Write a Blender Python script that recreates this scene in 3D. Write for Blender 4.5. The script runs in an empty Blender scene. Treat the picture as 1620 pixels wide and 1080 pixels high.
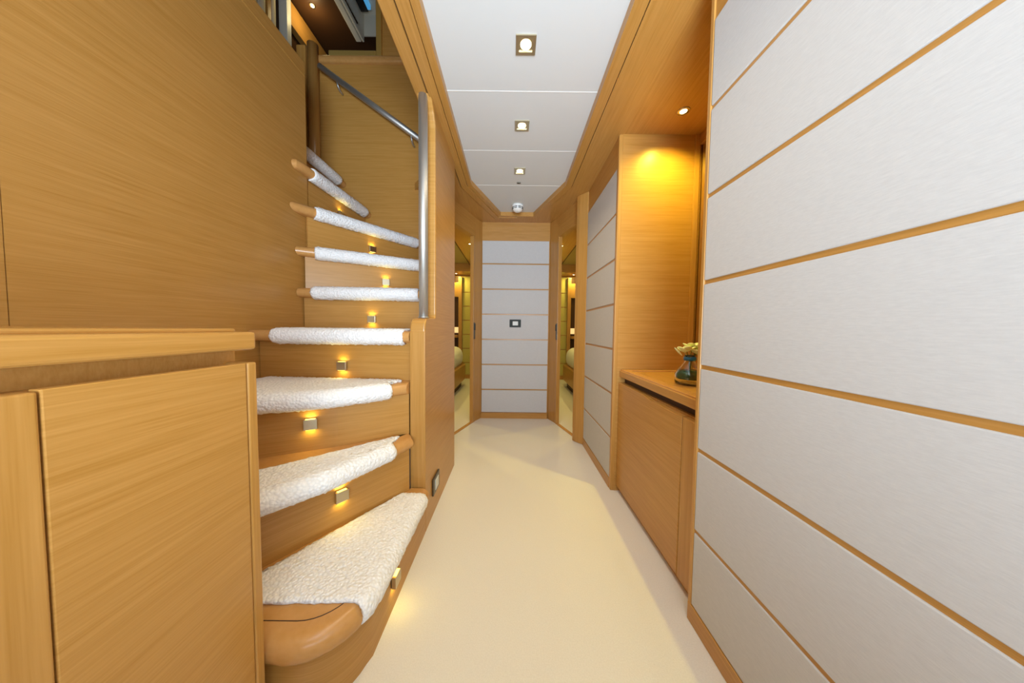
import bpy, bmesh, math, random
from mathutils import Vector, Matrix
random.seed(7)
S = bpy.context.scene
COL = S.collection

# ---------------------------------------------------------------- camera
cam_d = bpy.data.cameras.new('camera')
cam = bpy.data.objects.new('camera', cam_d); COL.objects.link(cam)
cam_d.lens = 10.0; cam_d.sensor_width = 36.0; cam_d.clip_start = 0.02
tilt = math.atan(20 / 450.0)
cam.matrix_world = (Matrix.Translation((0, 0, 0.90)) @ Matrix.Rotation(math.pi / 2 - tilt, 4, 'X')
                    @ Matrix.Rotation(0.011, 4, 'Z'))
S.camera = cam

# ---------------------------------------------------------------- view, world, rear fill lamp
S.view_settings.view_transform = 'Standard'
S.view_settings.look = 'None'
S.view_settings.exposure = 0.07
S.view_settings.gamma = 1.0
S.view_settings.use_curve_mapping = False
S.cycles.use_denoising = True
S.cycles.max_bounces = 16
S.cycles.diffuse_bounces = 10
S.cycles.sample_clamp_indirect = 6.0
w = bpy.data.worlds.new('world'); S.world = w; w.use_nodes = True
bg = w.node_tree.nodes['Background']
bg.inputs['Color'].default_value = (0.86, 0.93, 1.0, 1); bg.inputs['Strength'].default_value = 0.4

COOL = (0.72, 0.87, 1.0)
WARM = (1.0, 0.80, 0.50)
GOLD = (1.0, 0.80, 0.18)


def area(name, loc, rot, size, power, color, parent=None, shape='RECTANGLE', spread=None):
    d = bpy.data.lights.new(name, 'AREA'); d.shape = shape
    d.size = size[0]; d.size_y = size[1]; d.energy = power; d.color = color
    if spread: d.spread = spread
    o = bpy.data.objects.new(name, d); COL.objects.link(o)
    o.location = loc; o.rotation_euler = rot
    if parent: o.parent = parent
    return o


def point(name, loc, power, color, r=0.02, parent=None):
    d = bpy.data.lights.new(name, 'POINT'); d.energy = power; d.color = color; d.shadow_soft_size = r
    o = bpy.data.objects.new(name, d); COL.objects.link(o); o.location = loc
    if parent: o.parent = parent
    return o


# added cool area lamp behind the camera, tilted up, standing in for daylight
area('rear_fill_cool', (0.12, -1.15, 1.0), (math.radians(132), 0, math.radians(-6)), (0.85, 1.2), 80, COOL, spread=math.radians(135))
# ---------------------------------------------------------------- materials
MATS = {}


def newmat(name):
    m = bpy.data.materials.new(name); m.use_nodes = True
    nt = m.node_tree; b = nt.nodes['Principled BSDF']
    MATS[name] = m
    return m, nt, b


def plain(name, color, rough=0.5, metal=0.0, emit=None, strength=0.0, spec=0.5, coat=0.0):
    m, nt, b = newmat(name)
    b.inputs['Base Color'].default_value = (*color, 1)
    b.inputs['Roughness'].default_value = rough
    b.inputs['Metallic'].default_value = metal
    b.inputs['Specular IOR Level'].default_value = spec
    b.inputs['Coat Weight'].default_value = coat
    if emit:
        b.inputs['Emission Color'].default_value = (*emit, 1)
        b.inputs['Emission Strength'].default_value = strength
    return m


def wood(name, scale, c0, c1, rough=0.32, bump=0.05):
    m, nt, b = newmat(name); N = nt.nodes; L = nt.links
    tc = N.new('ShaderNodeTexCoord'); mp = N.new('ShaderNodeMapping')
    mp.inputs['Scale'].default_value = scale
    L.new(tc.outputs['Object'], mp.inputs['Vector'])
    n1 = N.new('ShaderNodeTexNoise'); n1.inputs['Scale'].default_value = 1.0
    n1.inputs['Detail'].default_value = 5; n1.inputs['Roughness'].default_value = 0.65
    n1.inputs['Distortion'].default_value = 0.3
    L.new(mp.outputs['Vector'], n1.inputs['Vector'])
    mp2 = N.new('ShaderNodeMapping'); mp2.inputs['Scale'].default_value = tuple(s * 4.0 for s in scale)
    L.new(tc.outputs['Object'], mp2.inputs['Vector'])
    n2 = N.new('ShaderNodeTexNoise'); n2.inputs['Scale'].default_value = 1.0
    n2.inputs['Detail'].default_value = 3
    L.new(mp2.outputs['Vector'], n2.inputs['Vector'])
    mx = N.new('ShaderNodeMix'); mx.data_type = 'FLOAT'; mx.inputs[0].default_value = 0.4
    L.new(n1.outputs['Fac'], mx.inputs[2]); L.new(n2.outputs['Fac'], mx.inputs[3])
    cr = N.new('ShaderNodeValToRGB')
    cr.color_ramp.elements[0].position = 0.34; cr.color_ramp.elements[0].color = (*c0, 1)
    cr.color_ramp.elements[1].position = 0.66; cr.color_ramp.elements[1].color = (*c1, 1)
    L.new(mx.outputs[0], cr.inputs['Fac'])
    L.new(cr.outputs['Color'], b.inputs['Base Color'])
    b.inputs['Roughness'].default_value = rough
    b.inputs['Specular IOR Level'].default_value = 0.4
    bp = N.new('ShaderNodeBump'); bp.inputs['Strength'].default_value = bump; bp.inputs['Distance'].default_value = 0.002
    L.new(mx.outputs[0], bp.inputs['Height']); L.new(bp.outputs['Normal'], b.inputs['Normal'])
    return m


OAK0 = (0.405, 0.195, 0.038); OAK1 = (0.515, 0.268, 0.072)
wood('oak_level', (2.2, 2.2, 105.0), OAK0, OAK1)          # horizontal grain on upright faces
wood('oak_upright', (70.0, 70.0, 1.6), OAK0, OAK1)       # vertical grain
wood('oak_long', (120.0, 2.4, 120.0), OAK0, OAK1)          # grain along the passage
wood('oak_across', (1.8, 85.0, 30.0), OAK0, OAK1)        # grain across the passage
wood('oak_solid', (18.0, 18.0, 30.0), (0.50, 0.25, 0.072), (0.56, 0.29, 0.095), rough=0.24, bump=0.02)
wood('oak_shelf', (1.8, 85.0, 30.0), (0.43, 0.20, 0.045), (0.52, 0.26, 0.07), rough=0.25)
plain('dark_recess', (0.05, 0.022, 0.008), 0.6)
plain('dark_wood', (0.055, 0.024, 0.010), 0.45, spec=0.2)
plain('ceiling_white', (0.63, 0.64, 0.64), 0.6)
plain('joint_white', (0.85, 0.85, 0.84), 0.5)
plain('plastic_white', (0.85, 0.85, 0.83), 0.35)
plain('plastic_grey', (0.62, 0.64, 0.62), 0.4)
plain('slot_dark', (0.02, 0.02, 0.02), 0.7)
plain('steel', (0.55, 0.55, 0.53), 0.48, 0.9)
plain('brass_satin', (0.60, 0.52, 0.36), 0.35, 1.0)
plain('bronze_plate', (0.12, 0.10, 0.07), 0.35, 0.7)
plain('gunmetal', (0.035, 0.042, 0.040), 0.5, 0.0, spec=0.15)
plain('chrome', (0.75, 0.78, 0.80), 0.12, 1.0)
plain('lamp_glow', (1, 0.9, 0.6), 0.4, emit=(1.0, 0.84, 0.46), strength=7)
plain('step_glow', (1, 0.8, 0.4), 0.4, emit=(1.0, 0.70, 0.10), strength=4)
plain('strip_glow', (1, 0.8, 0.4), 0.4, emit=(1.0, 0.80, 0.40), strength=0.5)
plain('mirror_bronze', (0.66, 0.58, 0.45), 0.05, 1.0)
plain('duvet_white', (0.80, 0.79, 0.75), 0.9)
plain('curtain_cream', (0.75, 0.70, 0.58), 0.9)
plain('screen_black', (0.008, 0.008, 0.010), 0.12)
plain('sky_blue_pane', (0.05, 0.30, 0.55), 0.3, emit=(0.10, 0.45, 0.85), strength=0.5)
plain('petal', (0.78, 0.84, 0.46), 0.55)
plain('stem_green', (0.10, 0.20, 0.04), 0.6)
plain('ring_blue', (0.01, 0.16, 0.42), 0.25)
plain('gold_frame', (0.62, 0.42, 0.12), 0.3, 0.6)
plain('olive_ceiling', (0.46, 0.36, 0.13), 0.7)


def glassy(name, color, rough=0.0, trans=1.0):
    m, nt, b = newmat(name)
    b.inputs['Base Color'].default_value = (*color, 1)
    b.inputs['Transmission Weight'].default_value = trans
    b.inputs['Roughness'].default_value = rough
    b.inputs['IOR'].default_value = 1.45
    return m


glassy('clear_glass', (0.96, 0.98, 0.97))
plain('green_liquid', (0.008, 0.095, 0.055), 0.15)


def fabric(name, c0, c1, scale, bump=0.12):
    m, nt, b = newmat(name); N = nt.nodes; L = nt.links
    tc = N.new('ShaderNodeTexCoord'); mp = N.new('ShaderNodeMapping'); mp.inputs['Scale'].default_value = scale
    L.new(tc.outputs['Object'], mp.inputs['Vector'])
    n = N.new('ShaderNodeTexNoise'); n.inputs['Scale'].default_value = 1; n.inputs['Detail'].default_value = 4
    n.inputs['Roughness'].default_value = 0.7
    L.new(mp.outputs['Vector'], n.inputs['Vector'])
    cr = N.new('ShaderNodeValToRGB')
    cr.color_ramp.elements[0].position = 0.3; cr.color_ramp.elements[0].color = (*c0, 1)
    cr.color_ramp.elements[1].position = 0.7; cr.color_ramp.elements[1].color = (*c1, 1)
    L.new(n.outputs['Fac'], cr.inputs['Fac']); L.new(cr.outputs['Color'], b.inputs['Base Color'])
    b.inputs['Roughness'].default_value = 0.9; b.inputs['Specular IOR Level'].default_value = 0.2
    bp = N.new('ShaderNodeBump'); bp.inputs['Strength'].default_value = bump; bp.inputs['Distance'].default_value = 0.002
    L.new(n.outputs['Fac'], bp.inputs['Height']); L.new(bp.outputs['Normal'], b.inputs['Normal'])
    return m


fabric('wall_fabric', (0.50, 0.50, 0.505), (0.56, 0.56, 0.56), (60, 60, 420))
fabric('cabin_fabric', (0.46, 0.39, 0.10), (0.52, 0.45, 0.14), (60, 60, 420))
fabric('floor_carpet', (0.70, 0.67, 0.60), (0.78, 0.75, 0.68), (260, 260, 260), 0.35)


def loop_pile():
    m, nt, b = newmat('terry_white'); N = nt.nodes; L = nt.links
    tc = N.new('ShaderNodeTexCoord')
    v = N.new('ShaderNodeTexVoronoi'); v.inputs['Scale'].default_value = 115
    L.new(tc.outputs['Object'], v.inputs['Vector'])
    cr = N.new('ShaderNodeValToRGB')
    cr.color_ramp.elements[0].position = 0.1; cr.color_ramp.elements[0].color = (0.93, 0.93, 0.93, 1)
    cr.color_ramp.elements[1].position = 0.8; cr.color_ramp.elements[1].color = (0.80, 0.80, 0.80, 1)
    L.new(v.outputs['Distance'], cr.inputs['Fac']); L.new(cr.outputs['Color'], b.inputs['Base Color'])
    b.inputs['Roughness'].default_value = 1.0; b.inputs['Specular IOR Level'].default_value = 0.1
    bp = N.new('ShaderNodeBump'); bp.inputs['Strength'].default_value = 0.7; bp.inputs['Distance'].default_value = 0.005
    bp.invert = True
    L.new(v.outputs['Distance'], bp.inputs['Height']); L.new(bp.outputs['Normal'], b.inputs['Normal'])
    return m


loop_pile()

# ---------------------------------------------------------------- object helpers


def link(name, bm, mat, parent=None, smooth=False, label=None):
    bmesh.ops.recalc_face_normals(bm, faces=bm.faces)
    me = bpy.data.meshes.new(name); bm.to_mesh(me); bm.free()
    if smooth:
        for p in me.polygons: p.use_smooth = True
    if smooth == 'angle':
        me.set_sharp_from_angle(angle=math.radians(28))
    o = bpy.data.objects.new(name, me); COL.objects.link(o)
    me.materials.append(MATS[mat])
    if parent:
        o.parent = parent
        if not parent.get('local'):
            o.location = -world_loc(parent)
    if label: o['label'] = label
    return o


def world_loc(o):
    v = Vector(o.location)
    while o.parent:
        o = o.parent; v += Vector(o.location)
    return v


def thing(name, label, cat, loc=(0, 0, 0), group=None, local=False):
    o = bpy.data.objects.new(name, None); COL.objects.link(o)
    o.location = loc; o.empty_display_size = 0.05
    o['label'] = label; o['category'] = cat
    if group: o['group'] = group
    if local: o['local'] = 1
    return o


def tag(o, label, cat, group=None):
    o['label'] = label; o['category'] = cat
    if group: o['group'] = group
    return o


def struct(name, bm, mat, smooth=False):
    o = link(name, bm, mat, None, smooth); o['kind'] = 'structure'
    o['label'] = name.replace('_', ' '); 
    return o


def bevel(bm, w, seg=2, edges=None):
    if w > 0:
        bmesh.ops.bevel(bm, geom=list(edges or bm.edges), offset=w, segments=seg, affect='EDGES', profile=0.5)
    return bm


def box(x0, x1, y0, y1, z0, z1, bv=0.0, seg=2, bm=None):
    b2 = bmesh.new()
    vs = [b2.verts.new(p) for p in ((x0, y0, z0), (x1, y0, z0), (x1, y1, z0), (x0, y1, z0),
                                    (x0, y0, z1), (x1, y0, z1), (x1, y1, z1), (x0, y1, z1))]
    for f in ((0, 3, 2, 1), (4, 5, 6, 7), (0, 1, 5, 4), (1, 2, 6, 5), (2, 3, 7, 6), (3, 0, 4, 7)):
        b2.faces.new([vs[i] for i in f])
    bevel(b2, bv, seg)
    if bm is None: return b2
    merge(bm, b2); return bm


def merge(bm, other):
    me = bpy.data.meshes.new('tmp'); other.to_mesh(me); other.free()
    bm.from_mesh(me); bpy.data.meshes.remove(me)


def prism(poly, a0, a1, axis='z', bv=0.0, seg=2, bm=None):
    """extrude a 2-D outline along an axis; z: (x,y), x: (y,z), y: (x,z)"""
    b2 = bmesh.new()
    def P(p, a):
        return (p[0], p[1], a) if axis == 'z' else ((a, p[0], p[1]) if axis == 'x' else (p[0], a, p[1]))
    lo = [b2.verts.new(P(p, a0)) for p in poly]; hi = [b2.verts.new(P(p, a1)) for p in poly]
    n = len(poly)
    b2.faces.new(lo[::-1]); b2.faces.new(hi)
    for i in range(n):
        b2.faces.new((lo[i], lo[(i + 1) % n], hi[(i + 1) % n], hi[i]))
    bmesh.ops.recalc_face_normals(b2, faces=b2.faces)
    bevel(b2, bv, seg)
    if bm is None: return b2
    merge(bm, b2); return bm


def strip(p0, p1, th, z0, z1, bv=0.0, bm=None, side=1):
    """upright board along a plan segment, thickness on its left (side=1) or right (-1)"""
    d = Vector((p1[0] - p0[0], p1[1] - p0[1])); d.normalize(); n = Vector((-d.y, d.x)) * th * side
    return prism([p0, p1, (p1[0] + n.x, p1[1] + n.y), (p0[0] + n.x, p0[1] + n.y)], z0, z1, 'z', bv, 2, bm)


def bull(poly, flags, z0, z1, levels=6, bm=None):
    """slab whose flagged edges (i -> i+1) are fully rounded noses"""
    n = len(poly)
    area2 = sum(poly[i][0] * poly[(i + 1) % n][1] - poly[(i + 1) % n][0] * poly[i][1] for i in range(n))
    if area2 < 0:
        poly = poly[::-1]; flags = [flags[(n - 2 - i) % n] for i in range(n)]
    r = (z1 - z0) / 2; rings = []
    b2 = bmesh.new()
    for k in range(levels * 2 + 1):
        th = -math.pi / 2 + math.pi * k / (levels * 2)
        ins = r * (1 - math.cos(th)); z = (z0 + z1) / 2 + r * math.sin(th)
        ring = []
        for i in range(n):
            a, b, c = Vector(poly[i - 1]), Vector(poly[i]), Vector(poly[(i + 1) % n])
            d1 = (b - a).normalized(); d2 = (c - b).normalized()
            n1 = Vector((-d1.y, d1.x)); n2 = Vector((-d2.y, d2.x))
            o1 = ins if flags[i - 1] else 0; o2 = ins if flags[i] else 0
            det = d1.x * d2.y - d1.y * d2.x
            if abs(det) < 1e-4:
                p = b + n1 * max(o1, o2)
            else:
                q1 = b + n1 * o1; q2 = b + n2 * o2
                t = ((q2 - q1).x * d2.y - (q2 - q1).y * d2.x) / det
                p = q1 + d1 * t
            ring.append(b2.verts.new((p.x, p.y, z)))
        rings.append(ring)
    for A, B in zip(rings, rings[1:]):
        for i in range(n):
            b2.faces.new((A[i], A[(i + 1) % n], B[(i + 1) % n], B[i]))
    b2.faces.new(rings[0][::-1]); b2.faces.new(rings[-1])
    if bm is None: return b2
    merge(bm, b2); return bm


def tube(pts, r, seg=16, bm=None, cap=True):
    bm = bm or bmesh.new(); rings = []
    for i, p in enumerate(pts):
        p = Vector(p)
        t = (Vector(pts[min(i + 1, len(pts) - 1)]) - Vector(pts[max(i - 1, 0)])).normalized()
        up = Vector((0, 0, 1)) if abs(t.z) < 0.95 else Vector((1, 0, 0))
        a = t.cross(up).normalized(); b = t.cross(a).normalized()
        rr = r[i] if isinstance(r, (list, tuple)) else r
        rings.append([bm.verts.new(p + (a * math.cos(2 * math.pi * k / seg) + b * math.sin(2 * math.pi * k / seg)) * rr) for k in range(seg)])
    for A, B in zip(rings, rings[1:]):
        for k in range(seg):
            bm.faces.new((A[k], A[(k + 1) % seg], B[(k + 1) % seg], B[k]))
    if cap:
        bm.faces.new(rings[0][::-1]); bm.faces.new(rings[-1])
    return bm


def lathe(prof, c, seg=32, bm=None):
    bm = bm or bmesh.new(); rings = []
    for r, z in prof:
        if r < 1e-5:
            rings.append([bm.verts.new((c[0], c[1], c[2] + z))])
        else:
            rings.append([bm.verts.new((c[0] + r * math.cos(2 * math.pi * k / seg), c[1] + r * math.sin(2 * math.pi * k / seg), c[2] + z)) for k in range(seg)])
    for A, B in zip(rings, rings[1:]):
        for k in range(seg):
            k2 = (k + 1) % seg
            if len(A) == 1: bm.faces.new((A[0], B[k], B[k2]))
            elif len(B) == 1: bm.faces.new((A[k], A[k2], B[0]))
            else: bm.faces.new((A[k], A[k2], B[k2], B[k]))
    return bm


def copy_thing(root, loc, rot=None, label=None):
    r = root.copy(); COL.objects.link(r); r.location = loc
    if rot is not None: r.rotation_euler = rot
    if label: r['label'] = label
    for ch in list(root.children):
        c = ch.copy(); COL.objects.link(c); c.parent = r
        for g in list(ch.children):
            d = g.copy(); COL.objects.link(d); d.parent = c
    return r


# ================================================================ SETTING
FX = -0.372          # corridor face of the stair partition
RX = 0.562           # fabric face of the right-hand wall
SZ = 1.94            # wooden soffit
CZ = 1.972           # white ceiling panels
XC = 0.034           # middle of the white ceiling

struct('floor', box(-2.2, 2.3, -1.2, 5.3, -0.06, 0.0), 'floor_carpet')

# --- white ceiling: panels in one recess with proud joints
ceil = struct('ceiling', box(-0.36, 0.43, -1.2, 2.72, CZ + 0.012, CZ + 0.06), 'ceiling_white')
seams = [-1.17, -0.74, -0.31, 0.12, 0.55, 0.915, 1.335, 1.765, 2.18, 2.70]
for a, b in zip(seams, seams[1:]):
    link('ceiling_panel', box(-0.335, 0.405, a + 0.002, b - 0.002, CZ, CZ + 0.012), 'ceiling_white', ceil)
for a in seams[1:-1]:
    link('panel_joint', box(-0.335, 0.405, a - 0.002, a + 0.002, CZ - 0.0008, CZ + 0.012), 'joint_white', ceil)

# --- wooden soffit around it (outline with its chamfered far end)
hw, he, yc, ye = 0.340, 0.150, 2.11, 2.665


def soffit_side(s, xo, lo=SZ):
    """one side of the soffit: straight edge, chamfer, half of the far end"""
    e = [(XC + s * hw, -1.2), (XC + s * hw, yc), (XC + s * he, ye), (XC, ye), (XC, 2.86), (xo, 2.86), (xo, -1.2)]
    return e


def lip(s, w0, w1, z0, z1):
    k = 0.72
    inner = [(XC + s * (hw + w0), -1.2), (XC + s * (hw + w0), yc + k * w0 * .6), (XC + s * (he + w0 * k), ye + w0), (XC, ye + w0)]
    outer = [(XC + s * (hw + w1), -1.2), (XC + s * (hw + w1), yc + k * w1 * .6), (XC + s * (he + w1 * k), ye + w1), (XC, ye + w1)]
    bm = bmesh.new()
    for i in range(3):
        prism([inner[i], inner[i + 1], outer[i + 1], outer[i]], z0, z1, 'z', 0.0, 2, bm)
    return bm


trim_l = struct('trim_1', lip(-1, 0.0, 0.030, SZ - 0.002, SZ + 0.045), 'oak_long')
link('moulding', lip(-1, 0.032, 0.076, SZ - 0.008, SZ + 0.045), 'oak_long', trim_l)
link('groove', lip(-1, 0.074, 0.086, SZ + 0.006, SZ + 0.045), 'dark_recess', trim_l)
trim_r = struct('trim_2', lip(1, 0.0, 0.046, SZ - 0.006, SZ + 0.045), 'oak_long')
link('groove', lip(1, 0.045, 0.053, SZ + 0.006, SZ + 0.045), 'dark_recess', trim_r)

bm = bmesh.new()          # left beam and the soffit beyond the stairs
prism([(-0.444, -1.2), (XC - hw - 0.084, -1.2), (XC - hw - 0.084, 2.86), (-0.444, 2.86)], SZ, SZ + 0.36, 'z', 0.006, 3, bm)
prism([(-0.80, 2.26), (-0.44, 1.84), (-0.44, 2.86), (-0.80, 2.86)], SZ, SZ + 0.05, 'z', 0, 2, bm)
prism([(XC - hw - 0.085, yc - 0.1), (XC - hw - 0.085, yc + 0.037), (XC - he - 0.062, ye + 0.0855), (XC, ye + 0.0855), (XC, 2.86), (-0.45, 2.86), (-0.45, yc - 0.1)], SZ + 0.0004, SZ + 0.05, 'z', 0, 2, bm)
struct('ceiling_left_soffit', bm, 'oak_long')
bm = bmesh.new()
prism([(XC + hw + 0.052, -1.2), (1.06, -1.2), (1.06, 1.60), (0.80, 1.60), (0.80, 2.86), (XC + hw + 0.052, 2.86)], SZ, SZ + 0.05, 'z', 0, 2, bm)
prism([(XC + hw + 0.0525, yc - 0.1), (XC + hw + 0.0525, yc + 0.0235), (XC + he + 0.038, ye + 0.0525), (XC, ye + 0.0525), (XC, 2.86), (XC + hw + 0.06, 2.86), (XC + hw + 0.06, yc - 0.1)], SZ + 0.0004, SZ + 0.05, 'z', 0, 2, bm)
struct('ceiling_right_soffit', bm, 'oak_long')

# --- fabric-panelled walls
ZS = [0.059, 0.285, 0.536, 0.787, 1.036, 1.283, 1.530, 1.776]
GAP = 0.0125


def panels_x(parent, x, out, y0, y1):
    """fabric panels on a wall facing along x; out = +1/-1 direction they face"""
    for i in range(7):
        z0 = ZS[i] + (0 if i == 0 else GAP); z1 = ZS[i + 1]
        xa, xb = sorted((x, x - out * 0.010))
        link('fabric_panel', box(xa, xb, y0, y1, z0, z1, 0.002, 2), 'wall_fabric', parent, label='off-white woven fabric panel')


def panels_y(parent, y, x0, x1, zs=ZS, mat='wall_fabric'):
    for i in range(len(zs) - 1):
        z0 = zs[i] + (0 if i == 0 else GAP); z1 = zs[i + 1]
        link('fabric_panel', box(x0, x1, y, y + 0.010, z0, z1, 0.002, 2), mat, parent, label='woven fabric panel')


wr = struct('wall_right', box(RX + 0.004, 1.06, -1.2, 0.857, 0, SZ, 0.0), 'oak_long')
panels_x(wr, RX, -1, -1.2, 0.842)
link('edge_trim', box(RX - 0.001, RX + 0.02, 0.8435, 0.858, 0, SZ, 0.002), 'oak_upright', wr)

wr2 = struct('wall_right_far', box(RX + 0.004, 0.80, 1.562, 2.26, 0, SZ), 'oak_long')
panels_x(wr2, RX, -1, 1.590, 2.180)
link('edge_trim', box(RX - 0.002, RX + 0.02, 1.560, 1.586, 0, SZ, 0.004), 'oak_upright', wr2)
wn = struct('wall_niche_end', box(RX + 0.018, 1.06, 1.560, 1.62, 0, SZ), 'oak_level')
link('corner_trim', box(0.962, 0.990, 1.554, 1.561, 0.686, SZ, 0.002), 'oak_upright', wn)
wnb = struct('wall_niche_back', box(1.02, 1.06, 0.859, 1.56, 0, SZ), 'oak_upright')
link('head_trim', box(0.985, 1.02, 0.860, 1.556, 1.885, SZ, 0.003), 'oak_long', wnb)

we = struct('wall_end', box(-0.345, 0.40, 2.835, 2.89, 0, SZ), 'oak_across')
panels_y(we, 2.827, -0.300, 0.355, [0.062, 0.285, 0.536, 0.787, 1.036, 1.283, 1.530, 1.760])
link('baseboard', box(-0.305, 0.36, 2.822, 2.836, 0, 0.055, 0.002), 'oak_across', we)

# --- left wall above the cabinet
bm = box(-1.19, -1.15, -1.2, 0.6502, 0, 2.262)
box(-1.19, -1.15, 0.652, 1.62, 0, 2.262, 0, 2, bm)
box(-1.188, -1.153, -1.2, 1.618, 0, 2.262, 0, 2, bm)
wl = struct('wall_left', bm, 'oak_level')
link('top_trim', box(-1.192, -1.149, -1.2, 1.62, 2.2635, 2.337, 0.003), 'oak_long', wl)

# --- stair partition: low newel end, notch, full height wall
pts = [(1.215, 0.0), (1.215, 0.895)]
for k in range(1, 7):
    a = math.pi - (math.pi / 2) * k / 6
    pts.append((1.260 + 0.045 * math.cos(a), 0.897 + 0.045 * math.sin(a)))
pts += [(1.352, 0.946)]
for k in range(1, 5):
    a = -math.pi / 2 + (math.pi / 2) * k / 4
    pts.append((1.362 + 0.022 * math.cos(a), 0.968 + 0.022 * math.sin(a)))
pts += [(1.384, 1.84), (1.378, 1.87), (1.355, 1.90), (1.31, SZ), (1.845, SZ), (1.845, 0.0)]
bm = prism(pts, -0.437, FX, 'x')
bevel(bm, 0.007, 3, [e for e in bm.edges if abs(e.verts[0].co.x - e.verts[1].co.x) < 1e-6 and e.verts[0].co.z + e.verts[1].co.z > 0.3 or
                     (abs(e.verts[0].co.x - e.verts[1].co.x) < 1e-6 and max(e.verts[0].co.z, e.verts[1].co.z) > .5)])
ws = struct('wall_stair_partition', bm, 'oak_level')
link('newel_cap', box(-0.4375, FX + 0.0005, 1.2135, 1.222, 0.0, 0.885, 0.003), 'oak_upright', ws)
struct('wall_stair_inner', box(-0.505, -0.470, 1.846, 2.24, 0, 2.9), 'oak_level')

# --- back wall of the stairwell
wb = struct('wall_stairwell_back', box(-1.50, -0.47, 2.20, 2.24, 0.6, 2.86), 'oak_level')
rail_top = link('top_rail', box(-1.47, -0.44, 2.172, 2.25, 2.845, 2.895, 0.018, 4), 'oak_solid', wb, True)
struct('trim_column', tube([(-1.475, 2.165, 1.9), (-1.475, 2.165, 2.95)], 0.036, 24), 'oak_upright', True)
struct('trim_column_side', box(-1.58, -1.515, 2.14, 2.20, 1.9, 2.93, 0.006), 'oak_upright')

# --- end passage: angled cabin doorways
A0, A1 = (-0.500, 2.300), (-0.335, 2.775)      # left doorway line
B0, B1 = (0.548, 2.250), (0.398, 2.760)        # right doorway line


def along(p, q, t):
    d = (Vector(q) - Vector(p)).normalized(); v = Vector(p) + d * t
    return (v.x, v.y)


LA = (Vector(A1) - Vector(A0)).length; LB = (Vector(B1) - Vector(B0)).length
bm = strip(along(A0, A1, LA - 0.055), (-0.300, 2.84), 0.05, 0, SZ, 0.003)
d1 = struct('door_1', bm, 'oak_upright')
link('door_leaf_edge', strip(along(A0, A1, LA - 0.095), along(A0, A1, LA - 0.053), 0.036, 0, 1.76, 0.003), 'oak_upright', d1)
link('head', strip(along(A0, A1, -0.05), along(A0, A1, LA - 0.05), 0.05, 1.76, SZ), 'oak_level', d1)
link('threshold', strip(along(A0, A1, -0.05), along(A0, A1, LA - 0.05), 0.03, 0, 0.006, 0.001), 'oak_solid', d1)
bm = strip(along(B0, B1, LB - 0.055), (0.360, 2.84), 0.05, 0, SZ, 0.003, side=-1)
d2 = struct('door_2', bm, 'oak_upright')
link('door_leaf_edge', strip(along(B0, B1, LB - 0.090), along(B0, B1, LB - 0.053), 0.036, 0, 1.76, 0.003, side=-1), 'oak_upright', d2)
link('head', strip(along(B0, B1, 0.02), along(B0, B1, LB - 0.05), 0.05, 1.76, SZ, side=-1), 'oak_level', d2)
link('threshold', strip(along(B0, B1, 0.02), along(B0, B1, LB - 0.05), 0.03, 0, 0.006, 0.001, side=-1), 'oak_solid', d2)
link('post', prism([(0.497, 2.275), (0.512, 2.246), (0.562, 2.186), (0.60, 2.186), (0.60, 2.300), (0.512, 2.300)], 0, SZ, 'z', 0.005), 'oak_upright', d2)
# lock plates on the sliding leaves
for dd, P, Q, L_, s in ((d1, A0, A1, LA, 1), (d2, B0, B1, LB, -1)):
    p = along(P, Q, L_ - 0.090); q = along(P, Q, L_ - 0.066)
    lp = link('lock_plate', strip(p, q, 0.006, 0.80, 0.955, 0.001, side=-s), 'bronze_plate', dd)
    lp2 = link('finger_pull', strip(along(P, Q, L_ - 0.088), along(P, Q, L_ - 0.070), 0.012, 0.885, 0.945, 0.002, side=-s), 'gunmetal', dd)

# --- baseboard on the far right wall is its own timber
struct('baseboard_right', box(RX - 0.003, RX + 0.01, 1.588, 2.182, 0, 0.056, 0.002), 'oak_long')
struct('baseboard_right_near', box(RX - 0.003, RX + 0.01, -1.2, 0.856, 0, 0.056, 0.002), 'oak_long')

# ================================================================ CABINS beyond the doorways


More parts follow.
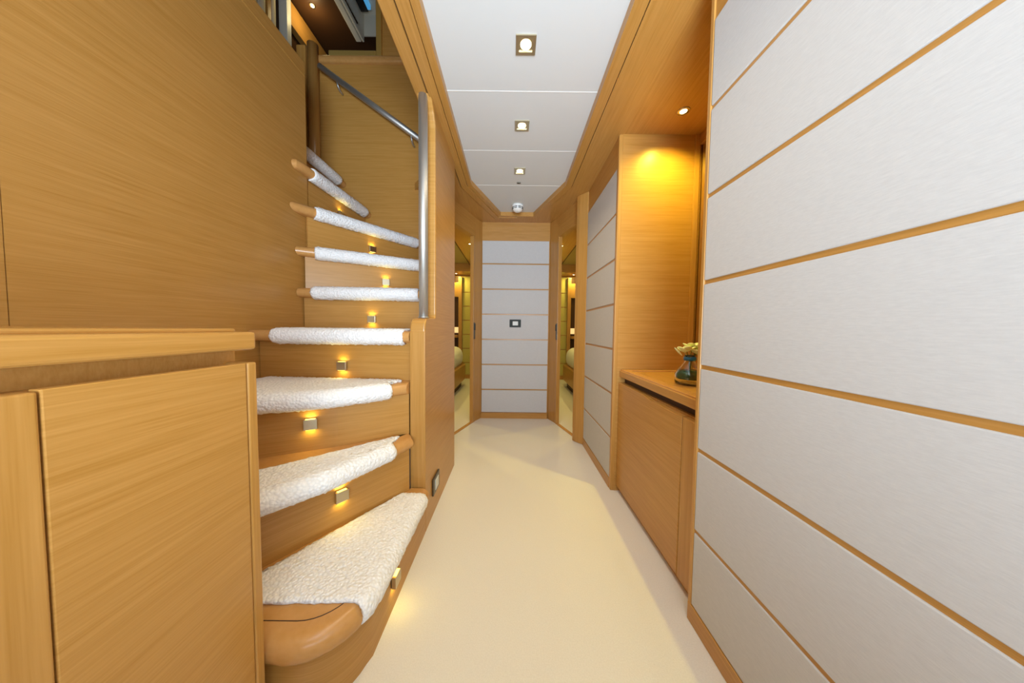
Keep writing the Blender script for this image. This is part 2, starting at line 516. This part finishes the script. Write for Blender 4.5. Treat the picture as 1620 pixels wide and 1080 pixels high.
def cabin(s, side):
    def X(u): return 0.04 + s * u
    def bx(u0, u1, y0, y1, z0, z1, bv=0, seg=2, bm=None):
        a, b = sorted((X(u0), X(u1))); return box(a, b, y0, y1, z0, z1, bv, seg, bm)
    wbk = struct('wall_cabin_back_' + side, bx(0.30, 1.9, 5.07, 5.12, 0, 2.0), 'oak_across')
    a, b = sorted((X(0.40), X(0.925)))
    panels_y(wbk, 5.058, a, b, [0.075, 0.285, 0.536, 0.787, 1.036, 1.283, 1.530, 1.81], 'cabin_fabric')
    struct('wall_cabin_inner_' + side, bx(0.30, 0.345, 2.88, 5.07, 0, 2.0), 'wall_fabric')
    struct('wall_cabin_outer_' + side, bx(1.86, 1.9, 2.3, 5.07, 0, 2.0), 'wall_fabric')
    if s > 0:
        struct('wall_cabin_front_' + side, bx(0.76, 1.9, 2.27, 2.31, 0, 2.0), 'oak_level')
    else:
        struct('wall_cabin_front_' + side, bx(0.545, 1.9, 2.27, 2.31, 0, 2.0), 'oak_level')
    struct('ceiling_cabin_wood_' + side, bx(0.30, 0.735, 2.87, 4.72, SZ, 2.0), 'oak_long')
    struct('ceiling_cabin_entry_' + side, bx(0.735, 1.9, 2.27, 2.87, SZ, 2.0), 'oak_long')
    struct('ceiling_cabin_fabric_' + side, bx(0.745, 1.9, 2.87, 4.70, SZ + 0.02, 2.0), 'olive_ceiling')
    struct('ceiling_cabin_soffit_' + side, bx(0.30, 1.9, 4.72, 5.07, 1.835, 2.0), 'oak_across')
    struct('trim_cabin_' + side, bx(0.735, 0.745, 2.87, 4.72, SZ - 0.004, 2.0), 'dark_wood')
    # wall unit with a lit shelf at the head of the bed
    wu = thing('wall_unit', 'tall wood wall unit with lit shelf seen through the %s cabin doorway' % side, 'wall unit', (X(1.2), 5.05, 0), 'wall units in the cabins')
    link('frame', bx(0.925, 0.985, 5.00, 5.057, 0, 1.80, 0.004), 'oak_upright', wu)
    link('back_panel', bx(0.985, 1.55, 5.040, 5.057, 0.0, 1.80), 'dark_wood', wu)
    link('shelf', bx(0.985, 1.55, 4.86, 5.04, 0.74, 0.78, 0.003), 'oak_across', wu)
    link('louvre', bx(0.985, 1.55, 5.01, 5.04, 1.45, 1.70, 0.003), 'oak_level', wu)
    link('light_strip', bx(0.985, 1.55, 5.022, 5.039, 0.82, 0.92), 'strip_glow', wu, label='glowing yellow light strip')
    bd = thing('bed', 'wood-framed bed with white duvet through the %s cabin doorway' % side, 'bed', (X(1.3), 3.8, 0), 'cabin beds')
    bm = bx(0.80, 1.80, 3.0, 4.52, 0.30, 0.62, 0.13, 6)
    link('duvet', bm, 'duvet_white', bd, True)
    link('bed_base', bx(0.775, 1.80, 3.0, 4.50, 0.10, 0.345, 0.015, 3), 'oak_long', bd)
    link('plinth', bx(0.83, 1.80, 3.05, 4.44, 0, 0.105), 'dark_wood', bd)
    for (u, y, z, e) in ((0.564, 3.594, SZ - 0.010, 9.0), (1.0, 4.90, 1.825, 5.0), (1.30, 3.20, SZ - 0.02, 9.0)):
        area('cabin_light', (X(u), y, z), (0, 0, 0), (0.05, 0.05), e * 0.75, (1.0, 0.80, 0.24), shape='DISK')


cabin(1, 'right')
cabin(-1, 'left')

# ================================================================ STAIRCASE
st = thing('staircase', 'winding oak staircase with white terry treads rising left of the passage', 'staircase', (-0.7, 1.2, 0))
TOP = {1: 0.205, 2: 0.444, 3: 0.666, 4: 0.885, 5: 1.108, 6: 1.330, 7: 1.552, 8: 1.774, 9: 1.998}
TH = 0.050
arc = [(-0.50 + 0.148 * math.cos(math.radians(a)), 0.7415 + 0.154 * math.sin(math.radians(a))) for a in range(0, -91, -10)]
TREADS = {
    1: ([(-0.352, 1.205)] + arc + [(-0.526, 0.5915), (-0.80, 0.592), (-0.80, 0.665), (-0.43, 1.205)], None),
    2: ([(-0.425, 1.205), (-0.406, 1.165), (-0.425, 1.115), (-0.565, 0.852), (-0.665, 0.735), (-0.79, 0.596), (-1.148, 0.596), (-1.148, 0.84), (-0.86, 0.99), (-0.445, 1.213)], [1, 1, 1, 1, 1, 0, 0, 0, 0, 0]),
    3: ([(-0.4405, 1.180), (-0.655, 0.993), (-0.840, 0.918), (-1.148, 0.795), (-1.148, 1.31), (-0.4405, 1.27)], [1, 1, 1, 0, 0, 0]),
    4: ([(-0.4405, 1.212), (-1.148, 1.228), (-1.148, 1.595), (-0.4405, 1.635)], [1, 0, 0, 0]),
    5: ([(-0.4405, 1.567), (-1.148, 1.520), (-1.148, 1.60), (-0.508, 2.00), (-0.508, 1.846), (-0.4405, 1.846)], [1, 0, 0, 0, 0, 0]),
    6: ([(-0.508, 1.906), (-1.148, 1.518), (-1.148, 1.60), (-0.68, 2.196), (-0.508, 2.196)], [1, 0, 0, 0, 0]),
    7: ([(-0.65, 2.196), (-1.115, 1.535), (-1.148, 1.488), (-1.148, 1.61), (-1.09, 2.196)], [1, 1, 0, 0, 0]),
    8: ([(-1.078, 2.196), (-1.112, 1.540), (-1.125, 1.512), (-1.148, 1.505), (-1.148, 1.625), (-1.34, 1.625), (-1.34, 2.196)], [1, 1, 1, 0, 0, 0, 0]),
    9: ([(-1.265, 2.196), (-1.265, 1.625), (-1.53, 1.625), (-1.53, 2.196)], [1, 0, 0, 0]),
}
RISERS = {
    2: [(-0.80, 0.66), (-0.712, 0.787), (-0.432, 1.188)],
    3: [(-1.138, 0.815), (-0.861, 0.965), (-0.66, 1.068), (-0.4405, 1.212)],
    4: [(-1.146, 1.290), (-0.4420, 1.255)],
    5: [(-1.144, 1.570), (-0.4405, 1.618)],
    6: [(-1.136, 1.572), (-0.508, 1.957)],
    7: [(-1.132, 1.589), (-0.712, 2.185)],
    8: [(-1.1585, 1.624), (-1.120, 2.19)],
    9: [(-1.312, 1.625), (-1.312, 2.195)],
}
# carpets: back edge (left, right) and nose line (left, right), outward direction
PADS = {
    1: ((-0.75, 0.672), (-0.447, 1.160), [(-0.366, 0.678), (-0.356, 0.708), (-0.352, 0.742), (-0.352, 1.160)]),
    2: ((-1.02, 0.64), (-0.462, 1.165), [(-0.752, 0.640), (-0.665, 0.735), (-0.565, 0.852), (-0.444, 1.079)]),
    3: ((-1.10, 1.270), (-0.475, 1.225), [(-1.10, 0.815), (-0.840, 0.918), (-0.655, 0.993), (-0.484, 1.140)]),
    4: ((-1.10, 1.565), (-0.462, 1.608), (-1.045, 1.226), (-0.466, 1.2127)),
    5: ((-1.09, 1.605), (-0.545, 1.92), (-1.075, 1.525), (-0.515, 1.562)),
    6: ((-1.085, 1.675), (-0.525, 2.17), (-1.075, 1.562), (-0.525, 1.896)),
    7: ((-1.115, 1.640), (-0.98, 2.17), (-1.080, 1.585), (-0.695, 2.134)),
    8: ((-1.300, 1.720), (-1.300, 2.15), (-1.109, 1.622), (-1.080, 2.15)),
    9: ((-1.500, 1.640), (-1.500, 2.14), (-1.265, 1.640), (-1.265, 2.14)),
}


def pad(n):
    bl, br = Vector(PADS[n][0]), Vector(PADS[n][1])
    nose = PADS[n][2]
    if not isinstance(nose, list): nose = [PADS[n][2], PADS[n][3]]
    nose = [Vector(p) for p in nose]
    zt = TOP[n]; th = 0.010; r = TH / 2 + th
    seg = [(b_ - a_).length for a_, b_ in zip(nose, nose[1:])]; total = sum(seg)
    sgn = 1.0
    d = (nose[-1] - nose[0]).normalized(); out = Vector((d.y, -d.x))
    if out.dot((nose[0] + nose[-1]) / 2 - (bl + br) / 2) < 0: sgn = -1.0

    def at(u):
        t = u * total
        for k, L_ in enumerate(seg):
            if t <= L_ + 1e-9 or k == len(seg) - 1:
                return nose[k].lerp(nose[k + 1], min(1, t / L_))
            t -= L_

    NU = max(24, int(total / 0.008)); NV = 26; NA = 14
    bm = bmesh.new(); rows = []
    for j in range(NU + 1):
        u = j / NU; row = []
        B = bl.lerp(br, u)
        d = (at(min(1, u + 0.06)) - at(max(0, u - 0.06))).normalized(); out = Vector((d.y, -d.x)) * sgn
        F = at(u) - out * (TH / 2 - 0.001)
        e = min(u, 1 - u) * total
        sh = 0.004 * max(0, 1 - e / 0.012)
        for i in range(NV):
            p = B.lerp(F, i / NV); row.append(Vector((p.x, p.y, zt + th - sh)))
        for i in range(NA + 1):
            a = math.pi / 2 - math.pi * i / NA
            p = F + out * ((r - sh) * math.cos(a)); row.append(Vector((p.x, p.y, zt - TH / 2 + (r - sh) * math.sin(a))))
        row[-1].z -= 0.004 * random.random()
        p = F - out * 0.015; row.append(Vector((p.x, p.y, zt - TH - th)))
        rows.append([bm.verts.new(q + Vector((random.gauss(0, 1), random.gauss(0, 1), random.gauss(0, 1))) * 0.0009) for q in row])
    for A, B in zip(rows, rows[1:]):
        for i in range(len(A) - 1):
            bm.faces.new((A[i], A[i + 1], B[i + 1], B[i]))
    bmesh.ops.recalc_face_normals(bm, faces=bm.faces)
    up = sum(f.normal.z for f in bm.faces if f.calc_center_median().z > zt + th * 0.8)
    me_flip = up < 0
    if me_flip: bmesh.ops.reverse_faces(bm, faces=bm.faces)
    me = bpy.data.meshes.new('carpet_pad'); bm.to_mesh(me); bm.free()
    for p in me.polygons: p.use_smooth = True
    o = bpy.data.objects.new('carpet_pad', me); COL.objects.link(o); me.materials.append(MATS['terry_white'])
    md = o.modifiers.new('thickness', 'SOLIDIFY'); md.thickness = 0.0095; md.offset = -1
    o['label'] = 'white terry pad wrapped over the nosing'
    return o


for n in range(1, 10):
    poly, fl = TREADS[n]
    if fl is None: fl = [1] * (len(arc)) + [1, 1, 0, 0, 0]
    while len(fl) < len(poly): fl.append(0)
    t = link('tread', bull(poly, fl, TOP[n] - (0.068 if n == 1 else TH), TOP[n]), 'oak_solid', st, 'angle')
    c = pad(n); c.parent = t
    c.location = (0, 0, 0)
arc_in = [(-0.50 + 0.100 * math.cos(math.radians(a)), 0.742 + 0.100 * math.sin(math.radians(a)), TOP[1]) for a in range(-20, -91, -10)]
link('inlay_line', tube(arc_in + [(-0.62, 0.642, TOP[1])], 0.0012, 6), 'dark_recess', st)
bm = bmesh.new()
line = [(-0.372, 1.213), (-0.372, 0.742)] + [(-0.50 + 0.122 * math.cos(math.radians(a)), 0.742 + 0.122 * math.sin(math.radians(a))) for a in range(-10, -91, -10)] + [(-0.80, 0.620)]
inn = [(-0.392, 1.213), (-0.392, 0.742)] + [(-0.50 + 0.104 * math.cos(math.radians(a)), 0.742 + 0.104 * math.sin(math.radians(a))) for a in range(-10, -91, -10)] + [(-0.80, 0.638)]
link('riser', prism(line + inn[::-1], 0, TOP[1] - 0.066), 'oak_level', st, 'angle')
for n, ln in RISERS.items():
    bm = bmesh.new()
    for a, b in zip(ln, ln[1:]):
        strip(a, b, 0.018, TOP[n - 1] - 0.002, TOP[n] - TH + 0.002, 0, bm, 1)
    link('riser', bm, 'oak_level', st)
struct('floor_upper', box(-2.25, -1.50, 0.2, 2.19, 2.14, 2.22, 0.02, 4), 'oak_solid')

# --- step lights: little metal blocks glowing above and below
sl = thing('step_light', '', 'step light', (0, 0, 0), 'step lights on the stair risers', local=True)
link('housing', box(-0.021, 0.021, -0.018, -0.004, -0.019, 0.019, 0.0015, 2), 'brass_satin', sl, label='satin metal block')
link('base_plate', box(-0.018, 0.018, -0.004, 0.0, -0.017, 0.017), 'bronze_plate', sl)
link('upper_lens', box(-0.015, 0.015, -0.0165, -0.0055, 0.0188, 0.0196), 'step_glow', sl, label='glowing upper lens')
link('lower_lens', box(-0.015, 0.015, -0.0165, -0.0055, -0.0196, -0.0188), 'step_glow', sl, label='glowing lower lens')
STEP = [  # x, y, z, heading of the riser, label
    (-0.372, 0.875, 0.100, math.radians(90), 'step light on the curved lowest riser, facing the cream floor carpet'),
    (-0.590, 0.963, 0.318, math.radians(55.0), 'step light under the second tread, above the lowest white pad'),
    (-0.735, 1.030, 0.545, math.radians(27.3), 'step light under the third tread, a bright block left of centre'),
    (-0.755, 1.270, 0.727, math.radians(-2.8), 'dark step light on the riser under the eye-level fourth tread'),
    (-0.782, 1.595, 0.945, math.radians(3.9), 'step light on the riser just above the eye-level fourth tread'),
    (-0.790, 1.784, 1.180, math.radians(31.4), 'step light on the riser under the sixth tread, nearest the steel pole'),
    (-0.925, 1.885, 1.408, math.radians(55.0), 'step light under the seventh, longest slanting tread'),
    (-1.140, 1.900, 1.635, math.radians(86.2), 'half hidden step light glowing under the short eighth tread'),
]
for i, (x, y, z, h, lab) in enumerate(STEP):
    o = sl if i == 0 else copy_thing(sl, (x, y, z))
    o.location = (x, y, z); o.rotation_euler = (0, 0, h); o['label'] = lab
    off = Vector((math.sin(h), -math.cos(h))) * 0.012
    area('step_light_up', (x + off.x, y + off.y, z + 0.022), (math.pi, 0, h), (0.028, 0.008), 0.035, GOLD)
    area('step_light_down', (x + off.x, y + off.y, z - 0.022), (0, 0, h), (0.028, 0.008), 0.035, GOLD)

# --- steel pole and handrail
gp = thing('grab_pole', 'vertical brushed steel pole standing on the notched stair partition', 'grab pole', (-0.411, 1.322, 0.946))
link('pole', tube([(-0.411, 1.322, 0.946), (-0.411, 1.322, SZ)], 0.0205, 28), 'steel', gp, True)
link('foot_flange', tube([(-0.411, 1.322, 0.946), (-0.411, 1.322, 0.951)], 0.025, 28), 'steel', gp, True)
hr = thing('handrail', 'slanting steel handrail on the stairwell back wall', 'handrail', (-1.0, 2.13, 2.5))
p0 = Vector((-1.405, 2.13, 2.770)); p1 = Vector((-0.60, 2.13, 2.207))
link('rail', tube([p0, p1], 0.020, 24), 'steel', hr, True)
for t in (0.155, 0.815):
    p = p0.lerp(p1, t)
    link('bracket', tube([p + Vector((0, 0, -0.018)), p + Vector((0, 0.005, -0.045)), p + Vector((0, 0.03, -0.055)), p + Vector((0, 0.069, -0.055))], 0.007, 12), 'steel', hr, True)

# ================================================================ LEFT CABINET
cb = thing('cabinet', 'oak cabinet with one broad door in the left foreground', 'cabinet', (-0.8, 0, 0))
bm = box(-1.149, -0.5525, -1.2, 0.582, 0, 0.822)
link('carcass', bm, 'oak_upright', cb)
link('recess', box(-1.149, -0.575, -1.2, 0.588, 0.822, 0.852), 'oak_shelf', cb, label='dark finger recess below the top')
link('door', box(-0.545, -0.530, 0.3170, 0.5645, 0.03, 0.826, 0.0016, 2), 'oak_level', cb)
link('stile', box(-0.552, -0.529, -1.2, 0.3150, 0.0, 0.824, 0.003, 3), 'oak_upright', cb, label='upright grained panel beside the door')
link('end_post', box(-0.60, -0.530, 0.5675, 0.589, 0.0, 0.826, 0.004, 3), 'oak_upright', cb)
ct = thing('countertop', 'thick oak top on the left foreground cabinet', 'countertop', (-0.8, 0, 0.852))
bm = box(-1.149, -0.529, -1.2, 0.589, 0.852, 0.888, 0.006, 3)
link('slab', bm, 'oak_long', ct)
link('raised_panel', box(-1.149, -0.555, -1.2, 0.572, 0.886, 0.8945, 0.003, 2), 'oak_long', ct)

# ================================================================ NICHE SIDEBOARD
sb = thing('sideboard', 'low oak sideboard in the right-hand niche with a wavy-edged door', 'cabinet', (0.8, 1.2, 0))
link('carcass', box(0.612, 1.018, 0.860, 1.558, 0.045, 0.612), 'oak_upright', sb)
link('recess', box(0.625, 1.018, 0.860, 1.558, 0.61, 0.643), 'dark_recess', sb, label='dark gap below the top')
link('plinth', box(0.612, 1.018, 0.860, 1.558, 0.0, 0.05), 'oak_shelf', sb)
prof = [(0.972, 0.035), (1.557, 0.035), (1.557, 0.612)]
for k in range(13):
    y = 1.28 - 0.016 * k
    prof.append((y, 0.612 - 0.010 * (0.5 - 0.5 * math.cos(math.pi * min(1, k / 6))) + 0.004 * math.sin(math.pi * max(0, k - 6) / 6)))
prof += [(0.972, 0.604)]
bm = prism(prof, 0.590, 0.611, 'x')
bevel(bm, 0.003, 2, [e for e in bm.edges if abs(e.verts[0].co.x - 0.590) < 1e-5 and abs(e.verts[1].co.x - 0.590) < 1e-5])
link('door', bm, 'oak_level', sb)
link('end_post', box(0.590, 0.63, 0.860, 0.968, 0.035, 0.604, 0.003), 'oak_upright', sb)
nt_ = thing('niche_countertop', 'oak top with raised rim in the lit right-hand niche', 'countertop', (0.8, 1.2, 0.643))
link('slab', box(0.594, 1.018, 0.860, 1.558, 0.643, 0.678, 0.004, 3), 'oak_long', nt_)
bm = bmesh.new()
box(0.600, 0.640, 0.860, 1.553, 0.676, 0.684, 0.002, 2, bm)
box(0.640, 1.018, 1.520, 1.553, 0.676, 0.684, 0.002, 2, bm)
link('rim', bm, 'oak_solid', nt_)
mi = thing('wall_mirror', 'bronze tinted mirror on the back of the right-hand niche', 'mirror', (1.01, 1.2, 0.684))
link('glass', box(0.996, 1.019, 0.860, 1.552, 0.70, 1.884), 'mirror_bronze', mi)
link('frame', box(0.994, 1.019, 0.860, 1.552, 0.686, 0.6995, 0.001), 'oak_upright', mi)

# vase with flowers
V = (0.738, 1.175, 0.679)
va = thing('flower_vase', 'small clear glass vase with green liquid and pale yellow flowers on the niche top', 'vase', V)
prof = [(0.0, 0.0), (0.046, 0.0), (0.053, 0.006), (0.055, 0.020), (0.053, 0.042), (0.043, 0.060), (0.028, 0.080), (0.019, 0.095), (0.017, 0.112), (0.020, 0.120)]
inner = [(r - 0.003, z) for r, z in prof[::-1][:-2]]
inner = [(r, max(z, 0.007)) for r, z in inner] + [(0, 0.007)]
link('glass_body', lathe(prof + inner, V), 'clear_glass', va, True)
link('liquid', lathe([(0, 0.022), (0.047, 0.022), (0.0495, 0.030), (0.0495, 0.040), (0.040, 0.058), (0, 0.058)], V), 'green_liquid', va, True, 'dark green liquid')
link('neck_ring', lathe([(0.017, 0.098), (0.0225, 0.098), (0.0235, 0.106), (0.0225, 0.114), (0.017, 0.114), (0.017, 0.098)], V), 'ring_blue', va, True, 'blue neck ring')
FL = [(-0.026, -0.012, 0.146), (0.010, 0.004, 0.158), (0.030, -0.014, 0.134), (0.050, 0.006, 0.150)]
for (fx, fy, fz) in FL:
    c = Vector(V) + Vector((fx, fy, fz))
    fl = link('flower_stem', tube([Vector(V) + Vector((0, 0, 0.03)), Vector(V) + Vector((fx * .2, fy * .2, 0.11)), c], 0.0016, 8), 'stem_green', va, True)
    bm = bmesh.new(); k0 = random.random() * 6
    for k in range(5):
        a = k0 + k * 2 * math.pi / 5
        d = Vector((math.cos(a), math.sin(a), 0))
        m = Matrix.Translation(c + d * 0.016 + Vector((0, 0, 0.004 * math.sin(k * 2.1)))) @ Matrix.Rotation(a, 4, 'Z') @ Matrix.Rotation(-0.5, 4, 'Y') @ Matrix.Diagonal((0.021, 0.016, 0.005, 1))
        bmesh.ops.create_uvsphere(bm, u_segments=12, v_segments=8, radius=1, matrix=m)
    link('blossom', bm, 'petal', va, True, 'pale yellow-green blossom')
bm = bmesh.new()
m = Matrix.Translation(Vector(V) + Vector((-0.052, -0.005, 0.135))) @ Matrix.Rotation(0.8, 4, 'Y') @ Matrix.Diagonal((0.024, 0.007, 0.003, 1))
bmesh.ops.create_uvsphere(bm, u_segments=12, v_segments=8, radius=1, matrix=m)
tube([Vector(V) + Vector((0, 0, 0.1)), Vector(V) + Vector((-0.03, 0, 0.14)), Vector(V) + Vector((-0.05, -0.005, 0.137))], 0.0014, 8, bm)
link('drooping_leaf', bm, 'petal', va, True)

# ================================================================ LAMPS AND FITTINGS
dl = thing('ceiling_light', 'square ceiling downlight nearest the camera', 'ceiling light', (0.040, 1.121, CZ), 'ceiling downlights over the passage', local=True)
bm = bmesh.new()
o_, i_ = 0.0375, 0.026
for (a, b, c, d) in ((-o_, o_, i_, o_), (-o_, o_, -o_, -i_), (-o_, -i_, -i_, i_), (i_, o_, -i_, i_)):
    box(a, b, c, d, -0.005, 0.0, 0.0, 2, bm)
link('bezel', bm, 'brass_satin', dl)
link('lamp', lathe([(0, -0.006), (0.014, -0.006), (0.0205, -0.003), (0.021, 0.0), (0, 0.0)], (0, 0, 0), 24), 'lamp_glow', dl, True, 'glowing round lamp')
bm = bmesh.new(); box(-i_, i_, -i_, i_, -0.0015, 0.0, 0, 2, bm)
link('reflector', bm, 'brass_satin', dl)
copy_thing(dl, (0.040, 1.549, CZ), label='middle square ceiling downlight of the row of three')
copy_thing(dl, (0.040, 1.980, CZ), label='square ceiling downlight nearest the smoke detector')
for y, e in ((0.26, 0.8), (0.69, 0.9), (1.121, 1.0), (1.549, 1.1), (1.980, 1.5)):
    area('downlight', (0.040, y, CZ - 0.009), (0, 0, 0), (0.05, 0.05), e, WARM, shape='DISK', spread=math.radians(125))

rl = thing('recessed_spot', 'round recessed spot in the soffit over the right-hand niche', 'ceiling light', (0.800, 1.395, SZ), local=True)
link('bezel', lathe([(0.016, -0.003), (0.026, -0.004), (0.028, 0.0), (0.016, 0.0), (0.016, -0.003)], (0, 0, 0), 24), 'brass_satin', rl, True)
link('lamp', lathe([(0, -0.004), (0.014, -0.004), (0.017, 0.0), (0, 0.0)], (0, 0, 0), 24), 'lamp_glow', rl, True, 'glowing round lamp')


def spot(name, loc, power, deg, color, rot=(0, 0, 0), blend=0.6):
    d = bpy.data.lights.new(name, 'SPOT'); d.energy = power; d.color = color; d.spot_size = math.radians(deg); d.spot_blend = blend
    d.shadow_soft_size = 0.015
    o = bpy.data.objects.new(name, d); COL.objects.link(o); o.location = loc; o.rotation_euler = rot
    return o


spot('niche_spot', (0.800, 1.395, SZ - 0.008), 34, 150, (1.0, 0.80, 0.09), blend=1.0)
GRP = 'recessed spots in the cabins and upper deck'
for (x, y, z, lab) in ((0.604, 3.594, SZ, 'recessed spot nearest the top of the right cabin doorway'),
                       (1.040, 4.90, 1.835, 'far recessed spot low in the right cabin doorway'),
                       (-0.530, 3.55, SZ, 'recessed spot nearest the top of the left cabin doorway'),
                       (-0.965, 4.90, 1.835, 'far recessed spot low in the left cabin doorway')):
    copy_thing(rl, (x, y, z), label=lab)
up = copy_thing(rl, (-2.03, 2.985, 4.098), label='recessed spot in the dark upper ceiling at top left')

sd = thing('smoke_detector', 'round white smoke detector at the far end of the ceiling', 'smoke detector', (0.036, 2.522, CZ))
c = (0.036, 2.522, CZ)
link('base', lathe([(0, 0), (0.050, 0), (0.050, -0.014), (0.044, -0.018), (0, -0.018)], c), 'plastic_white', sd, True)
bm = lathe([(0.043, -0.017), (0.045, -0.028), (0.042, -0.040), (0.030, -0.052), (0.016, -0.056), (0, -0.057)], c)
link('dome', bm, 'plastic_white', sd, True)
bm = bmesh.new()
for k in range(8):
    for (rr, zz) in ((0.0455, -0.0235), (0.0448, -0.034)):
        a0 = k * math.pi / 4 + 0.10; a1 = (k + 1) * math.pi / 4 - 0.10
        pts_ = [Vector((c[0] + rr * math.cos(a0 + (a1 - a0) * j / 6), c[1] + rr * math.sin(a0 + (a1 - a0) * j / 6), c[2] + zz)) for j in range(7)]
        tube(pts_, 0.0028, 6, bm)
link('vent_slots', bm, 'slot_dark', sd, False, 'dark vent slots')
ss = thing('ceiling_sensor', 'tiny dark sensor in the ceiling before the smoke detector', 'sensor', (0.037, 2.137, CZ))
link('cover', box(0.037 - 0.014, 0.037 + 0.014, 2.127, 2.147, CZ - 0.004, CZ, 0.0012), 'bronze_plate', ss)
link('lens', lathe([(0, -0.006), (0.005, -0.0055), (0.006, -0.004), (0, -0.0035)], (0.037, 2.137, CZ)), 'slot_dark', ss, True)

sw = thing('switch_plate', 'dark metal switch plate with pale rocker on the white panels of the end wall', 'switch', (0.030, 2.827, 0.953))
link('frame', box(-0.026, 0.086, 2.819, 2.827, 0.916, 0.992, 0.003, 3), 'gunmetal', sw)
link('rocker', box(0.004, 0.058, 2.815, 2.820, 0.934, 0.974, 0.002, 2), 'plastic_grey', sw, label='pale grey rocker')
so = thing('socket_plate', 'dark socket plate low on the stair partition beside the floor carpet', 'socket', (FX, 1.37, 0.14))
link('frame', box(FX, FX + 0.009, 1.315, 1.425, 0.100, 0.182, 0.003, 3), 'bronze_plate', so)
link('insert', box(FX + 0.008, FX + 0.0115, 1.342, 1.398, 0.117, 0.165, 0.001), 'plastic_grey', so, label='pale insert')

# ================================================================ UPPER SALOON seen over the stairwell
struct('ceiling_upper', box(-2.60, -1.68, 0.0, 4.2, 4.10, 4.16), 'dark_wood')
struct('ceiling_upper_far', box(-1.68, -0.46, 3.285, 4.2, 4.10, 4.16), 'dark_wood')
struct('ceiling_upper_raised', box(-1.76, -0.46, 0.0, 3.34, 4.32, 4.38), 'curtain_cream')
struct('ceiling_upper_step', box(-1.76, -0.46, 3.272, 3.284, 4.10, 4.32), 'curtain_cream')
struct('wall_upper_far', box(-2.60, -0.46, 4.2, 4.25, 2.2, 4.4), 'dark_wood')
struct('wall_upper_right', box(-0.505, -0.46, 0.0, 4.2, 2.30, 4.4), 'oak_level')
wu = struct('wall_upper_panel', box(-0.985, -0.47, 2.205, 2.24, 2.895, 4.1), 'oak_level')
link('opening_frame', box(-1.025, -0.985, 2.185, 2.245, 2.896, 4.1, 0.004), 'gold_frame', wu)
link('opening_sill', box(-1.375, -1.026, 2.185, 2.245, 2.896, 2.935, 0.004), 'gold_frame', wu)
pm = thing('pelmet', 'cream box pelmet along the dark upper ceiling', 'pelmet', (-1.72, 2.6, 4.0))
link('box', box(-1.745, -1.690, 1.2, 3.27, 4.03, 4.099, 0.004), 'curtain_cream', pm)
link('upright', box(-1.679, -1.660, 1.2, 3.27, 4.03, 4.31, 0.002), 'curtain_cream', pm)
cr_ = tag(link('curtain_rail', tube([(-1.630, 1.6, 4.03), (-1.630, 3.07, 4.03)], 0.012, 14), 'chrome', None, True), 'thin chrome rail high above the stairwell', 'rail')
tv = thing('wall_screen', 'black screen with a blue edge high above the stairwell', 'screen', (-1.6, 2.9, 4.3))
link('panel', box(-1.655, -1.575, 1.6, 3.20, 4.27, 4.318, 0.004), 'screen_black', tv)
link('edge', box(-1.573, -1.540, 1.6, 3.18, 4.27, 4.318, 0.004), 'sky_blue_pane', tv, label='bright blue edge')
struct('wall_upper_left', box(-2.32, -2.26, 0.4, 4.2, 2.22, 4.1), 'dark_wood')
cu = thing('curtain', 'cream curtain above the left wall at the top of the photo', 'curtain', (-2.2, 2.1, 2.22), 'cream curtains')
bm = bmesh.new()
for k in range(12):
    y = 1.62 + k * 0.087
    tube([(-2.215, y, 2.225), (-2.215, y, 4.05)], 0.045, 12, bm)
link('drape', bm, 'curtain_cream', cu, True)
cu2 = thing('curtain', 'narrow cream curtain strip between two posts above the left wall', 'curtain', (-2.2, 2.70, 2.22), 'cream curtains')
bm = tube([(-2.215, 2.705, 2.225), (-2.215, 2.705, 4.05)], 0.033, 12)
link('drape', bm, 'curtain_cream', cu2, True)
struct('trim_post', box(-2.258, -2.18, 2.627, 2.665, 2.22, 4.1, 0.003), 'oak_upright')
struct('trim_post_far', box(-2.258, -2.18, 2.845, 2.900, 2.22, 4.1, 0.003), 'plastic_grey')
struct('trim_cornice', box(-2.258, -2.20, 2.905, 4.15, 3.86, 4.08, 0.003), 'oak_long')
point('upper_spot_light', (-2.03, 2.985, 3.98), 2.5, (1.0, 0.78, 0.36), 0.05)
point('upper_fill', (-1.0, 1.6, 3.5), 0.7, (1.0, 0.78, 0.36), 0.10)

# ---------------------------------------------------------------- shell behind the camera
struct('wall_rear_left', box(-1.19, -0.42, -1.30, -1.26, 0, 2.34), 'oak_level')
struct('wall_upper_rear', box(-2.6, -0.46, -0.04, 0.0, 2.34, 4.6), 'oak_level')
struct('ceiling_cabinet_soffit', box(-1.19, -0.444, -1.2, 0.30, 2.30, 2.34), 'ceiling_white')
